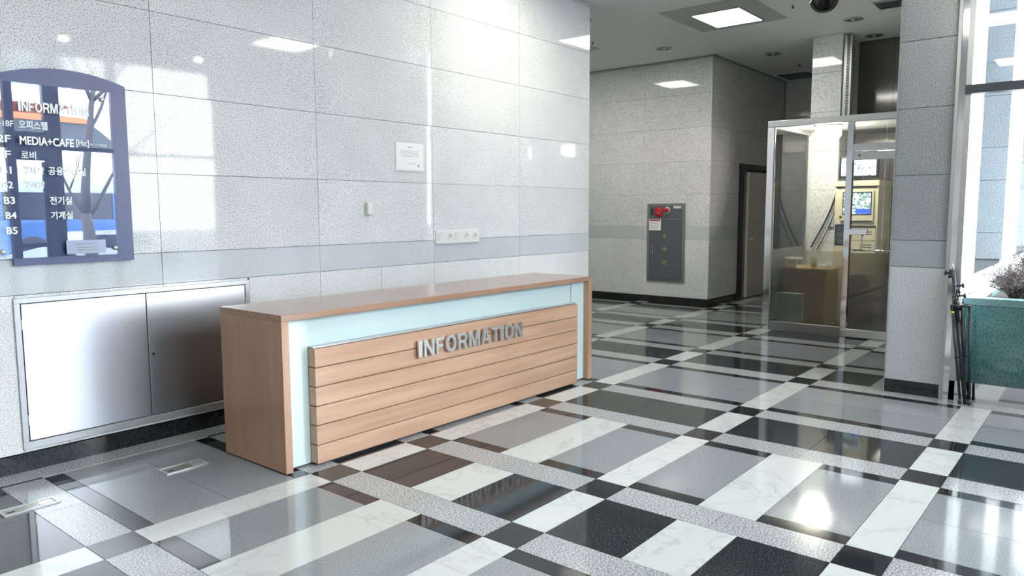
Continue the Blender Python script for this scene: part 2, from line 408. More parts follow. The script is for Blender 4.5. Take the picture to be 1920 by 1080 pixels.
def screen_area(r):
    x0, x1, y0, y1, _ = r; pts = []
    for x, y in ((x0, y0), (x1, y0), (x1, y1), (x0, y1)):
        d = Vector((x, y, 0)) - CAM; z = d.dot(F)
        if z < .3: return 0
        pts.append((960 + FPX * d.dot(RV) / z, 540 - FPX * d.dot(UV_) / z))
    cx = sum(p[0] for p in pts) / 4; cy = sum(p[1] for p in pts) / 4
    if not (-150 < cx < 2070 and -50 < cy < 1230): return 0
    return abs(sum(pts[i][0] * pts[(i + 1) % 4][1] - pts[(i + 1) % 4][0] * pts[i][1] for i in range(4))) / 2
tiles = [t for t in tiles if t[1] - t[0] > .012 and t[3] - t[2] > .012]
tiles.sort(key=screen_area, reverse=True)
G = .0016
bm = bmesh.new(); tm = [FG, FP, FK, FD, FW]
for n_, (x0, x1, y0, y1, mt) in enumerate(tiles):
    if n_ < 298: box('tile', x0 + G, x1 - G, y0 + G, y1 - G, -.02, 0, mt, floor)
    else: bbox_add(bm, x0 + G, x1 - G, y0 + G, y1 - G, -.02, 0, tm.index(mt))
o = frombm('tile', bm, tm, floor); o['kind'] = 'stuff'

# ------------------------------------------------------------------ walls of polished granite panels
ROWS = [(.11, 1.03, 'low'), (1.03, 1.235, 'band'), (1.235, 1.747, 'w'), (1.747, 2.257, 'w'), (2.257, 2.769, 'w'), (2.769, 3.284, 'w'), (3.284, 3.80, 'w'), (3.80, 4.32, 'w')]
def clad(name, axis, plane, sign, joints, ztop, rows=ROWS, half=True, mats=(WG, WGL, WB), back=.12, base=True, holes=(), jl=None):
    """panels on a wall; axis: 'x' = wall runs along x at y=plane, outward normal sign on the other axis"""
    lo, hi = joints[0], joints[-1]; th = .022
    def bx(nm, a, b, d0, d1, z0, z1, mt, par):
        o_ = box(nm, a, b, plane + d0 * -sign, plane + d1 * -sign, z0, z1, mt, par) if axis == 'x' else box(nm, plane + d0 * -sign, plane + d1 * -sign, a, b, z0, z1, mt, par)
        if nm == 'panel' and name == 'wall_left':   # hand-set slabs never lie perfectly flush
            o_.rotation_euler = (random.uniform(-.0016, .0016) if axis == 'x' else 0, random.uniform(-.0016, .0016) if axis == 'y' else 0, random.uniform(-.002, .002))
        return o_
    wall = struct(bx(name, lo + (.0225 if name == 'wall_back' else .13 if name == 'wall_corridor' else 0), hi, th - .001, back, 0, ztop, WGROUT, None))
    g = .0018
    for z0, z1, kd in rows:
        if z0 >= ztop - .02: continue
        z1 = min(z1, ztop); js = joints
        if kd == 'low' and half:
            js = sorted(set(joints) | {(p + q) / 2 for p, q in zip(joints, joints[1:])})
        for p, q in zip(js, js[1:]):
            skip = False; segs = [(p, q, z0, z1)]
            for (ha, hb, hz0, hz1) in holes:
                ns = []
                for (a, b, c, d) in segs:
                    if b <= ha or a >= hb or d <= hz0 or c >= hz1: ns.append((a, b, c, d)); continue
                    if a < ha: ns.append((a, ha, c, d))
                    if b > hb: ns.append((hb, b, c, d))
                    if d > hz1: ns.append((max(a, ha), min(b, hb), hz1, d))
                    if c < hz0: ns.append((max(a, ha), min(b, hb), c, hz0))
                segs = ns
            for (a, b, c, d) in segs:
                if b - a > .02 and d - c > .02:
                    bx('panel', a + g, b - g, 0, th, c + g, d - g, {'low': mats[1], 'band': mats[2]}.get(kd, mats[0]), wall)
    if base:
        js = sorted(set(joints) | {(p + q) / 2 for p, q in zip(joints, joints[1:])})
        for p, q in zip(js, js[1:]):
            if any(p >= h[0] - .01 and q <= h[1] + .01 and h[2] < .05 for h in holes): continue
            segs = [(p, q)]
            for h in holes:
                if h[2] < .05: segs = [s for a, b in segs for s in ((a, min(b, h[0])), (max(a, h[1]), b)) if s[1] - s[0] > .02]
            for a, b in segs: bx('baseboard_stone', a + .001, b - .001, -.006, th, 0, .105, BB, wall)
    return wall
clad('wall_left', 'x', 0, -1, [-9.99, -8.76, -7.52, -6.277, -5.035, -3.793, -2.544, -1.291, 0], 4.32, holes=[(-5.89, -4.425, .135, 1.008)])
wr = clad('wall_return', 'y', 0, 1, [.022, 1.1, 2.2, 3.1], 3.9)
clad('wall_back', 'y', 3.5, -1, [.1, 1.26, 2.42, 3.1], 3.9)
clad('wall_corridor', 'x', .1, -1, [3.5005, 4.6, 5.95, 6.6], 3.9, holes=[(4.6, 5.95, 0, 2.25)], base=True)
clad('wall_far', 'y', 6.6, -1, [-3.3, -2.1, -1.0, .1], 3.9)
WDK = granite('granite_dark', (.05, .048, .045), (.13, .125, .118), (.20, .195, .185), 135, .08)
clad('wall_rear', 'y', 4.0, -1, [-3.3, -2.3, -1.84], 3.9, mats=(WDK, WDK, WDK))
clad('wall_right', 'x', -3.3, 1, [.97, 1.95, 3.15, 4.0, 5.3, 6.6], 3.9, back=.10)
w3 = sempty('window_3', (.86, -3.36, 0))
box('side_light', .755, .965, -3.37, -3.36, .12, 3.7, GLASS, w3); box('transom', .755, .965, -3.39, -3.34, 3.05, 3.10, ALU, w3); box('transom', .755, .965, -3.39, -3.34, 2.55, 2.60, ALU, w3); box('bottom_rail', .755, .965, -3.39, -3.34, 0, .12, ALU, w3); box('head_rail', .755, .965, -3.39, -3.34, 3.7, 3.82, ALU, w3)
clad('wall_behind', 'y', -9.99, 1, [-6.95, -5.6, -4.2, -2.8, -1.4, 0], 4.32)
struct(box('wall_far', 6.56, 6.8, .09, .3, 0, 3.9, WGROUT))
struct(box('wall_end', 0, 3.62, 3.1, 3.2, 0, 3.9, WGROUT))
# rear ceiling (lower) and the higher lobby ceiling
struct(box('ceiling', -.30, 6.9, -3.4, 3.2, ceilz, 4.6, WHITE))
struct(box('ceiling', -10.1, -.30, -7.05, .2, ceilz, 4.6, WHITE))
for q in (('ceiling', -.66, 0.0, -7.05, -3.4, 4.30, 4.6),): pass
box_trim = struct(box('trim_1', 3.44, 3.5, .02, 3.1, 3.807, 3.82, WGROUT))
struct(box('trim_2', 3.44, 6.6, .06, .1, 3.807, 3.82, WGROUT))

# granite columns
COLROWS = [(.105, 1.036, 'low'), (1.036, 1.25, 'band'), (1.25, 1.767, 'w'), (1.767, 2.29, 'w'), (2.29, 2.81, 'w'), (2.81, 3.33, 'w'), (3.33, 4.3, 'w')]
XROWS = [(.0, .31, 'w'), (.31, .91, 'w'), (.91, 1.22, 'w'), (1.22, 1.83, 'w'), (1.83, 2.21, 'w'), (2.21, 2.80, 'w'), (2.80, 3.18, 'w'), (3.18, 3.76, 'w'), (3.76, 4.15, 'w'), (4.15, 4.75, 'w'), (4.75, 5.2, 'w'), (5.2, 5.9, 'w'), (5.9, 7.0, 'w')]
def column(label, x0, x1, y0, y1, ztop, faces):
    t = thing('granite_column', label, 'column', ((x0 + x1) / 2, (y0 + y1) / 2, 0))
    th = .022; g = .002
    box('core', x0 + th, x1 - th, y0 + th, y1 - th, 0, ztop, WGROUT, t)
    for face, rows, mats, step in faces:
        L0, L1 = (y0, y1) if face in ('-x', '+x') else (x0 + th, x1 - th)
        n = max(1, round((L1 - L0) / step))
        js = [L0 + (L1 - L0) * i / n for i in range(n + 1)]
        for z0, z1, kd in rows:
            z1 = min(z1, ztop)
            if z1 - z0 < .03: continue
            for a, b in zip(js, js[1:]):
                mt = {'low': mats[1], 'band': mats[2]}.get(kd, mats[0])
                if face == '-x': box('panel', x0, x0 + th, a + g, b - g, z0 + g, z1 - g, mt, t, .0015)
                if face == '+x': box('panel', x1 - th, x1, a + g, b - g, z0 + g, z1 - g, mt, t)
                if face == '-y': box('panel', a + g, b - g, y0, y0 + th, z0 + g, z1 - g, mt, t)
                if face == '+y': box('panel', a + g, b - g, y1 - th, y1, z0 + g, z1 - g, mt, t)
    return t
cm = (CG, CGL, CB)
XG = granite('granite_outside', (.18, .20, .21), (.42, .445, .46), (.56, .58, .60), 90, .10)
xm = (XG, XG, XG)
c1 = column('large grey granite column with black base beside the glass wall', -.7, .75, -3.80, -3.4, 7.0,
            [('-x', COLROWS, cm, 1), ('+y', COLROWS, cm, .8), ('-y', XROWS, xm, .75)])
box('base_stone', -.708, -.69, -3.802, -3.402, 0, .105, BB, c1)
box('base_stone', -.69, .75, -3.40, -3.392, 0, .105, BB, c1)
box('corner_trim', -.708, -.70, -3.402, -3.396, 0, 4.3, ALU, c1)
c2 = column('grey granite column outside, seen through the glass wall', 3.0, 4.45, -3.77, -3.42, 7.0,
            [('-x', XROWS[2:], xm, 1), ('-y', XROWS[2:], xm, .75)])
c3 = column('farther outdoor granite column behind the first outdoor one', 6.7, 8.15, -3.77, -3.41, 7.0,
            [('-x', XROWS[2:], xm, 1), ('-y', XROWS[2:], xm, .75)])
c4 = column('slim granite column rising behind the glass booth to the ceiling', 3.3, 3.9, -1.82, -1.43, 3.82,
            [('-x', COLROWS, (WG, WGL, WG), 1), ('+y', COLROWS, (WG, WGL, WG), 1), ('-y', COLROWS, (WG, WGL, WG), 1)])

# perforated cable channel beside the slim column
ch = thing('cable_channel', 'slotted grey vertical channel beside the slim column above the booth', 'channel', (3.36, -1.87, 0))
box('channel_body', 3.34, 3.40, -1.925, -1.825, 2.58, 3.8, ALU, ch)
for i in range(60): box('slot', 3.334, 3.341, -1.90, -1.865, 2.60 + i * .02, 2.612 + i * .02, BLK, ch)

# ------------------------------------------------------------------ glass wall on the right (window_1) and street front (window_2)
w1 = sempty('window_1', (-.66, -3.85, 0))
box('post', -.70, -.52, -3.865, -3.805, 0, 4.3, STEELM, w1)
box('post_edge', -.72, -.70, -3.822, -3.80, 0, 4.3, ALU, w1)
box('jamb', -.70, -.64, -3.905, -3.865, 0, 4.3, ALU, w1)
box('transom', -.72, -.62, -6.9, -3.865, 2.365, 2.43, DARKM, w1)
box('kick_rail', -.70, -.64, -6.9, -3.865, 0, .155, STEELM, w1)
box('head_rail', -.72, -.62, -6.9, -3.865, 3.74, 3.82, DARKM, w1)
box('mullion', -.72, -.62, -5.46, -5.40, .155, 3.74, DARKM, w1)
for (a, b) in ((-5.40, -3.90), (-6.9, -5.46)):
    for (z0, z1) in ((.155, 2.365), (2.43, 3.74)):
        box('pane', -.668, -.656, a, b, z0, z1, GLASS, w1)
clad('light_block_wall', 'x', -6.9, 1, [-9.99, -8.8, -7.65, -6.5], 3.9)  # unseen solid wall in the street front, added to cut daylight on the left
w2 = sempty('window_2', (-5.4, -6.95, 0))
FY0, FY1 = -7.0, -6.9
for a, b in ((-6.5, -6.35), (-4.85, -4.70), (-3.80, -3.70), (-3.33, -3.13), (-2.42, -2.30), (-.78, -.60)):
    box('mullion', a, b, FY0, FY1, 0, 4.3, MULL, w2)
fx = [(-6.35, -4.85), (-4.70, -3.80), (-3.13, -2.42), (-2.30, -.78)]
for a, b in fx:
    box('transom', a, b, FY0, FY1, 2.375, 2.43, MULL, w2); box('bottom_rail', a, b, FY0, FY1, 0, .12, MULL, w2)
    box('pane', a, b, -6.956, -6.944, .12, 2.375, GLASS, w2); box('pane', a, b, -6.956, -6.944, 2.43, 3.74, GLASS, w2)
box('head_rail', -6.35, -.6, FY0, FY1, 3.74, 3.82, MULL, w2)
box('pane', -3.70, -3.33, -6.956, -6.944, 2.60, 3.74, GLASS, w2)
d2 = sempty('door_2', (-3.51, -6.95, 0))
box('door_head', -3.70, -3.33, -7.0, -6.88, 2.22, 2.60, MULL, d2)
box('door_rail', -3.70, -3.36, -6.97, -6.93, 1.02, 1.08, MULL, d2)
box('door_rail', -3.70, -3.36, -6.97, -6.93, 0.02, .14, MULL, d2)
box('door_stile', -3.38, -3.335, -6.97, -6.93, .02, 2.2, MULL, d2)
box('door_glass', -3.70, -3.38, -6.955, -6.945, .14, 2.2, GLASS, d2)

# ------------------------------------------------------------------ steel cabinet in left wall
t = thing('wall_cabinet', 'low brushed steel double-door cabinet set in the granite wall', 'cabinet', (-5.16, 0, .135))
y0, y1 = -.012, .02
box('frame_rail', -5.90, -4.42, y0, y1, .982, 1.012, STEELF, t, .002)
box('frame_rail', -5.90, -4.42, y0, y1, .128, .172, STEELF, t, .002)
box('frame_stile', -5.90, -5.868, y0, y1, .172, .982, STEELF, t, .002)
box('frame_stile', -4.452, -4.42, y0, y1, .172, .982, STEELF, t, .002)
box('cabinet_back', -5.88, -4.44, .012, .02, .15, 1.0, BLK, t)
dl = box('door', -5.863, -5.160, -.010, .008, .177, .977, STEELB, t, .0015)
dr = box('door', -5.154, -4.457, -.010, .008, .177, .977, STEELB, t, .0015)
lathe('keyhole', [(0, 0), (.009, 0), (.009, .004), (.004, .004), (0, .002)], (0, -1, 0), (-5.13, -.010, .58), BLACK, dr, 12)
for z in (.30, .86): box('hinge', -5.868, -5.862, -.014, -.006, z - .03, z + .03, STEELF, dl)
for z in (.30, .86): box('hinge', -4.458, -4.452, -.014, -.006, z - .03, z + .03, STEELF, dr)

# ------------------------------------------------------------------ directory sign
t = thing('directory_sign', 'navy arched directory board with mirror-like glass and white floor list', 'sign', (-5.55, 0, 1.2))
bm = bmesh.new(); n = 24; top = []
X0, X1 = -5.885, -5.222
for i in range(n + 1):
    a = X0 + (X1 - X0) * i / n; u = (i / n - .5) * 2
    top.append((a, 2.328 - .058 * u * u))
out = [(X0, 1.2)] + top + [(X1, 1.2)]
c = Vector((-5.55, -.012, 1.75))
f = [bm.verts.new((x - c.x, -.012, z - c.z)) for x, z in out]; b = [bm.verts.new((x - c.x, .012, z - c.z)) for x, z in out]
bm.faces.new(f); bm.faces.new(b[::-1])
for i in range(len(out)): bm.faces.new((f[i], b[i], b[(i + 1) % len(out)], f[(i + 1) % len(out)]))
bmesh.ops.recalc_face_normals(bm, faces=bm.faces)
frombm('board', bm, NAVY, t, c)
gl = box('glass_panel', -5.985, -5.318, -.052, -.046, 1.243, 2.222, SIGNG, t)
for x, z in ((-5.345, 1.282), (-5.375, 2.175), (-5.945, 1.282), (-5.945, 2.175)):
    lathe('standoff', [(0, .012), (.012, .012), (.014, .008), (.014, 0), (.007, 0), (.007, -.045), (0, -.045)], (0, -1, 0), (x, -.054, z), STEELF, t, 18)
yt = -.054
GW = {'I': .32, 'N': .74, 'F': .62, 'O': .80, 'R': .74, 'M': .86, 'A': .76, 'T': .66}
cur = -5.822; un = .370 / sum(GW[q] for q in 'INFORMATION')
for q in 'INFORMATION':
    glyph_obj('letter', q, cur + .0022, cur + GW[q] * un - .0022, 2.066, 2.122, yt, WTXT, t, .0015); cur += GW[q] * un
for txt, a, b, z0, z1, bo in (
        ('오피스텔', -5.824, -5.678, 1.968, 2.015, .002), ('~18F', -5.932, -5.850, 1.975, 2.008, .001),
        ('2F', -5.932, -5.868, 1.888, 1.928, .002), ('MEDIA+CAFE', -5.824, -5.545, 1.880, 1.928, .003), ('[Hu:]', -5.532, -5.462, 1.882, 1.928, .002), ('미디어카페 휴', -5.455, -5.362, 1.893, 1.910, .001),
        ('1F', -5.932, -5.872, 1.802, 1.842, .002), ('로비', -5.822, -5.748, 1.800, 1.845, .002),
        ('B1', -5.925, -5.875, 1.715, 1.755, .002), ('주차장', -5.818, -5.712, 1.715, 1.760, .002), ('공용화장실', -5.690, -5.490, 1.715, 1.762, .002),
        ('B2', -5.922, -5.872, 1.635, 1.673, .002), ('주차장', -5.818, -5.712, 1.635, 1.680, .002),
        ('B3', -5.922, -5.868, 1.548, 1.588, .002), ('전기실', -5.692, -5.575, 1.545, 1.592, .002),
        ('B4', -5.918, -5.866, 1.466, 1.504, .002), ('기계실', -5.692, -5.575, 1.460, 1.506, .002),
        ('B5', -5.920, -5.866, 1.380, 1.420, .002)):
    text_fit('lettering', txt, a, b, z0, z1, yt, WTXT, t, '-y', .0015, bo * .75)
pl_ = box('name_plate', -5.62, -5.40, -.0545, -.0525, 1.255, 1.335, plain('plate_silver', (.22, .25, .34), .3, .3), t)
for z, a, b in ((1.313, -5.57, -5.49), (1.313, -5.48, -5.44), (1.292, -5.56, -5.46), (1.277, -5.56, -5.45)):
    box('plate_line', a, b, -.0555, -.0545, z - .004, z + .004, INK, pl_)

# notice, small box, switches
t = thing('paper_notice', 'small white paper notice in clear holder on the granite wall', 'notice', (-2.82, 0, 1.85))
box('holder', -2.99, -2.655, -.006, 0, 1.845, 2.09, PLASTIC, t)
box('sheet', -2.985, -2.668, -.008, -.006, 1.855, 2.085, PAPER, t)
box('print_line', -2.855, -2.795, -.0085, -.008, 2.050, 2.056, INK, t)
for i in range(5): box('print_line', -2.935 + (.02 if i == 4 else 0), -2.72, -.0085, -.008, 2.018 - i * .012, 2.0205 - i * .012, INK, t)
box('print_line', -2.85, -2.75, -.0085, -.008, 1.91, 1.913, INK, t); box('print_stamp', -2.735, -2.715, -.0085, -.008, 1.885, 1.905, INK, t)
t = thing('wall_sensor', 'tiny ivory wall box above the left part of the desk', 'sensor', (-3.30, 0, 1.47))
box('case', -3.335, -3.275, -.035, 0, 1.470, 1.572, OFFW, t, .004); box('case_cover', -3.330, -3.280, -.040, -.034, 1.476, 1.566, PLASTIC, t, .002)
t = thing('switch_panel', 'long white plate of switches and sockets on granite wall above desk', 'switch', (-2.23, 0, 1.2))
box('plate', -2.525, -1.932, -.012, 0, 1.198, 1.322, PLASTIC, t, .003)
for i in range(5):
    xa = -2.505 + i * .115
    if i in (0, 2): box('rocker', xa, xa + .03, -.018, -.012, 1.23, 1.295, OFFW, t, .002); box('indicator', xa + .045, xa + .052, -.0135, -.012, 1.285, 1.292, BLACK, t)
    else:
        so = lathe('socket', [(0, .002), (.026, .002), (.030, .005), (.030, 0)], (0, -1, 0), (xa + .05, -.012, 1.262), OFFW, t, 20)
        for s in (-1, 1): lathe('pin_hole', [(0, .001), (.004, .001), (.004, 0)], (0, -1, 0), (xa + .05 + s * .010, -.0135, 1.262), BLACK, so, 8)

# ------------------------------------------------------------------ reception desk
DX0, DX1, DY0, DY1 = -4.985, -1.835, -1.255, -.605
t = thing('reception_desk', 'long wooden reception desk with pale green glass front and INFORMATION lettering', 'desk', ((DX0 + DX1) / 2, (DY0 + DY1) / 2, 0))
box('desktop', DX0, DX1, DY0, DY1, .884, .922, WOODT, t, .0015)
box('side_panel', DX0, DX0 + .048, DY0, DY1, .006, .884, WOODV, t, .0015)
box('side_panel', DX1 - .055, DX1, DY0, DY1, .006, .884, WOODV, t, .0015)
box('glass_front', -4.775, -2.085, -1.195, -1.183, .03, .884, MINT, t)
box('glass_strip', DX0 + .05, -4.779, -1.203, -1.183, .012, .884, MINT, t, .001)
box('glass_strip', -2.081, DX1 - .057, -1.203, -1.183, .012, .884, MINT, t, .001)
box('plinth', -4.76, -2.10, -1.24, -1.15, .0, .03, BLACK, t)
box('back_board', DX0 + .05, DX1 - .057, -1.18, -1.165, .012, .884, WOODH, t)
box('shelf', DX0 + .05, DX1 - .057, -1.16, -.75, .60, .62, WOODH, t)
zz = [.705, .592, .477, .362, .246, .128, .014]
for a, b in zip(zz, zz[1:]):
    box('plank', -4.781, -2.083, -1.272, -1.207, b + .003, a - .003, WOODH, t, .0012)
box('panel_core', -4.772, -2.09, -1.262, -1.203, .02, .695, plain('joint_shadow_wood', (.16, .09, .05), .8), t)
box('top_cap', -4.776, -2.088, -1.255, -1.198, .705, .713, STEELF, t)
for z in zz[1:-1]: lathe('stud', [(0, .008), (.004, .008), (.006, .004), (.006, 0)], (1, 0, 0), (-2.084, -1.262, z), WTXT, t, 10)
word = 'INFORMATION'
# advance widths of a bold grotesque
W_ = {'I': .32, 'N': .74, 'F': .62, 'O': .80, 'R': .74, 'M': .86, 'A': .76, 'T': .66}
tot = sum(W_[q] for q in word); xa, xb = -3.993, -2.868; un = (xb - xa) / tot; cur = xa
for q in word:
    wd = W_[q] * un; pad = .010 if q != 'I' else .009
    o = glyph_obj('letter', q, cur + pad, cur + wd - pad, .532, .645, -1.2975, LETTER, t, .0085)
    cx = cur + wd / 2
    tube('letter_pin', [(cx, -1.272, .59), (cx, -1.29, .59)], .003, STEELF, o, 8)
    cur += wd
for x in (DX0 + .024, DX1 - .028):
    for y in (DY0 + .03, DY1 - .03): lathe('foot', [(0, 0), (.014, 0), (.014, .008), (0, .008)], (0, 0, 1), (x, y, 0), STEELF, t, 14)

# floor service boxes
for (x0, x1, y0, y1, lb) in ((-5.408, -5.155, -.712, -.590, 'metal floor socket lid in the grey tile left of the desk'), (-6.205, -5.95, -.675, -.568, 'metal floor socket lid crossing black tile at the left edge')):
    t = thing('floor_socket', lb, 'floor outlet', ((x0 + x1) / 2, (y0 + y1) / 2, 0))
    BR = plain('dull_brass', (.34, .33, .29), .35, .8) if 'dull_brass' not in MATS else MATS['dull_brass']
    for q in ((x0, x1, y0, y0 + .014), (x0, x1, y1 - .014, y1), (x0, x0 + .014, y0 + .014, y1 - .014), (x1 - .014, x1, y0 + .014, y1 - .014)):
        box('rim', *q, 0, .007, STEELF, t, .001)
    box('lid', x0 + .015, x1 - .015, y0 + .015, y1 - .015, 0, .004, BR, t)
    lid = box('flap', x1 - .085, x1 - .025, y0 + .03, y1 - .03, .004, .006, STEELF, t)
    box('slot', x0 + .025, x0 + .06, y0 + .035, y0 + .05, .004, .0045, BLK, t)

# ------------------------------------------------------------------ fire hydrant cabinet on back wall
X = 3.5
t = thing('hydrant_cabinet', 'grey fire hydrant cabinet with red alarm and lamp on granite wall', 'fire cabinet', (X, .835, .345))
ya, yb = 1.17, .50
def hb(nm, a, b, z0, z1, d0, d1, mt, par, bev=0): return box(nm, X - d1, X - d0, b, a, z0, z1, mt, par, bev)
hb('frame', ya, yb, .345, 1.605, 0, .022, GREYL, t, .004)
up = hb('alarm_panel', ya - .045, yb + .045, 1.375, 1.57, .022, .030, GREY, t, .003)
dr = hb('door', ya - .045, yb + .045, .385, 1.355, .022, .034, GREY, t, .003)
hb('pull_slot', 1.088, 1.062, 1.42, 1.525, .030, .032, BLACK, up)
al = lathe('alarm_bell', [(0, .026), (.03, .026), (.062, .020), (.074, .010), (.078, 0)], (-1, 0, 0), (X - .030, .955, 1.468), RED, up, 32)
lathe('alarm_button', [(0, .004), (.016, .004), (.018, 0)], (-1, 0, 0), (X - .056, .955, 1.455), plain('dull_bronze', (.25, .2, .12), .4, .5), al, 16)
rg = lathe('lamp_ring', [(.030, .012), (.046, .010), (.050, 0)], (-1, 0, 0), (X - .030, .808, 1.500), PLASTIC, up, 28)
lathe('red_lamp', [(0, .05), (.02, .046), (.036, .03), (.040, .006), (.040, 0)], (-1, 0, 0), (X - .030, .808, 1.500), REDL, rg, 28)
lathe('phone_jack', [(0, .004), (.013, .004), (.013, 0)], (-1, 0, 0), (X - .030, .815, 1.408), BLACK, up, 14)
lb_ = hb('label_plate', .695, .565, 1.525, 1.562, .030, .033, PAPER, up)
text_fit('lettering', 'ABCDEF'.replace('ABCDEF', '소화전함'), .685, .575, 1.533, 1.553, X - .0335, INK, lb_, '-x', .0004)
nt_ = hb('instruction_sticker', 1.128, .912, 1.175, 1.350, .034, .036, PAPER, dr)
hb('sticker_header', 1.115, .925, 1.325, 1.345, .036, .0365, RED, nt_)
for i, wd in enumerate((.15, .13, .16, .12, .15, .14)): hb('sticker_line', 1.10, 1.10 - wd, 1.297 - i * .020, 1.301 - i * .020, .036, .0365, INK, nt_)
hb('sticker_edge', 1.122, 1.117, 1.18, 1.32, .036, .0365, RED, nt_)
hs_ = hb('door_handle', 1.092, 1.052, .795, .925, .034, .037, ALU, dr, .002); hb('handle_slot', 1.082, 1.066, .805, .915, .037, .0375, BLACK, hs_)
for ch_, z in (('소', 1.085), ('화', .872), ('전', .660)):
    text_fit('character', ch_, .880, .805, z - .035, z + .035, X - .0345, GOLD, dr, '-x', .001, .0004)

# ------------------------------------------------------------------ corridor door in the side wall
d1 = sempty('door_1', (5.27, .1, 0))
box('frame_jamb', 4.60, 4.74, .06, .24, 0, 2.25, BLACK, d1)
box('frame_jamb', 5.88, 5.95, .06, .24, 0, 2.25, BLACK, d1)
box('frame_head', 4.74, 5.88, .06, .24, 2.17, 2.25, BLACK, d1)
box('door_stop', 4.745, 4.80, .075, .13, 0, 2.165, CREAM, d1)
box('gap_shade_sheet', 4.80, 4.95, .16, .18, 0, 2.165, BLK, d1)  # black sheet standing in for the shade inside the door gap
lf = box('door_leaf', 4.955, 5.875, .072, .115, .012, 2.13, CREAMD, d1, .002)
box('leaf_edge', 4.950, 4.985, .066, .073, .012, 2.13, CREAM, lf)
h = lathe('door_knob', [(.022, 0), (.022, .006), (.008, .008), (.008, .03), (.02, .035), (.023, .048), (.015, .058), (0, .06)], (0, -1, 0), (5.03, .066, 1.0), STEELF, lf, 18)
lathe('lock', [(.014, 0), (.014, .008), (0, .008)], (0, -1, 0), (5.12, .072, 1.0), BLACK, lf, 14)

# ------------------------------------------------------------------ security booth
BX = 1.84
t = thing('security_booth', 'steel-framed glass guard booth with frosted lower panes', 'booth', (BX, -2.3, 0))
box('corner_post', BX, BX + .075, -1.478, -1.395, 0, 2.50, STEELM, t, .003)
box('front_post', BX, BX + .07, -2.395, -2.325, 0, 2.50, STEELM, t, .003)
box('front_post', BX, BX + .07, -3.29, -3.22, 0, 2.50, STEELM, t, .003)
box('top_rail', BX, BX + .075, -3.29, -1.395, 2.50, 2.575, STEELF, t, .003)
box('top_rail', BX + .075, 3.29, -1.46, -1.395, 2.50, 2.575, STEELF, t, .003)
box('bottom_rail', BX, BX + .06, -2.325, -1.478, .0, .115, STEELR, t, .002)
box('bottom_rail', BX + .075, 3.28, -1.46, -1.41, .0, .115, STEELR, t, .002)
box('end_post', 3.245, 3.29, -1.47, -1.405, .115, 2.50, plain('pale_aluminium', (.75, .76, .76), .3, .3), t, .002)
box('roof_panel', BX + .08, 3.28, -3.28, -1.47, 2.545, 2.57, WHITE, t)
box('roof_panel', 3.28, 3.98, -3.28, -1.94, 2.545, 2.57, plain('grey_roof_board', (.25, .26, .26), .7), t)
box('glass_pane', BX + .028, BX + .036, -2.325, -1.478, .115, 2.50, GLASS, t)
box('glass_pane', BX + .075, 3.245, -1.438, -1.430, .115, 2.50, GLASS, t)
box('frosted_film', BX + .038, BX + .039, -2.322, -1.482, .118, 1.005, FILM, t)
box('frosted_film', BX + .078, 3.24, -1.442, -1.441, .118, 1.005, FILM, t)
box('bead', BX + .020, BX + .028, -1.486, -1.478, .115, 2.50, ALU, t)
box('transom', BX, BX + .07, -3.22, -2.395, 2.165, 2.245, STEELF, t, .002)
box('transom_pane', BX + .028, BX + .036, -3.22, -2.395, 2.245, 2.50, GLASS, t)
dg_ = box('door', BX - .004, BX + .004, -3.20, -2.41, .10, 2.07, GLASS, t)
box('door_top_rail', BX - .02, BX + .03, -3.21, -2.40, 2.06, 2.150, STEELF, dg_, .003)
box('door_bottom_rail', BX - .02, BX + .03, -3.21, -2.40, .012, .105, STEELF, dg_, .003)
box('door_film', BX + .005, BX + .006, -3.20, -2.41, .105, 1.0, FILMD, dg_)
box('lock_case', BX - .03, BX + .02, -2.585, -2.40, 1.205, 1.275, STEELM, dg_, .006)
tube('door_handle', [(BX - .005, -2.535, 1.20), (BX - .05, -2.535, 1.19), (BX - .05, -2.535, 1.05), (BX - .05, -2.535, 1.035)], .011, STEELM, dg_, 12)
tube('push_bar', [(BX - .05, -2.45, 1.032), (BX - .05, -3.15, 1.032)], .011, STEELM, dg_, 12)
lathe('pivot', [(0, .004), (.012, .004), (.012, 0)], (-1, 0, 0), (BX - .02, -2.47, 2.11), BLACK, dg_, 12)
# tag hung inside the pane
t = thing('door_tag', 'dark blue hanging tag with gold characters inside the booth glass', 'tag', (BX + .05, -2.275, 1.08))
tg = box('tag_plate', BX + .050, BX + .054, -2.335, -2.215, 1.075, 1.325, BLUES, t)
for ch_, z in (('순', 1.278), ('찰', 1.203), ('중', 1.128)): text_fit('character', ch_, -2.243, -2.307, z - .028, z + .028, BX + .0455, GOLD, tg, '-x', .0005)
tube('tag_cord', [(BX + .048, -2.275, 1.325), (BX + .048, -2.275, 1.40)], .003, GOLD, t, 6)
lathe('tag_hook', [(0, .01), (.018, .01), (.018, 0)], (-1, 0, 0), (BX + .050, -2.275, 1.41), plain('yellow_hook', (.6, .45, .05), .4), t, 14)
# globe lamp
t = thing('globe_lamp', 'glowing round ceiling lamp inside the glass booth', 'lamp', (2.45, -1.93, 2.545))
prof = [(.0, -.13)] + [(.155 * math.cos(a), -.13 + .0 - 0 + .0) if False else (.155 * math.sin(a), -.07 - .10 * math.cos(a)) for a in [math.pi * k / 16 for k in range(1, 15)]]
prof[0] = (0, -.17)
lathe('globe', prof, (0, 0, 1), (2.45, -1.93, 2.512), GLOBE, t, 28)
lathe('lamp_base', [(0, 0), (.16, 0), (.17, -.02), (.12, -.03), (0, -.03)], (0, 0, 1), (2.45, -1.93, 2.545), PLASTIC, t, 28)
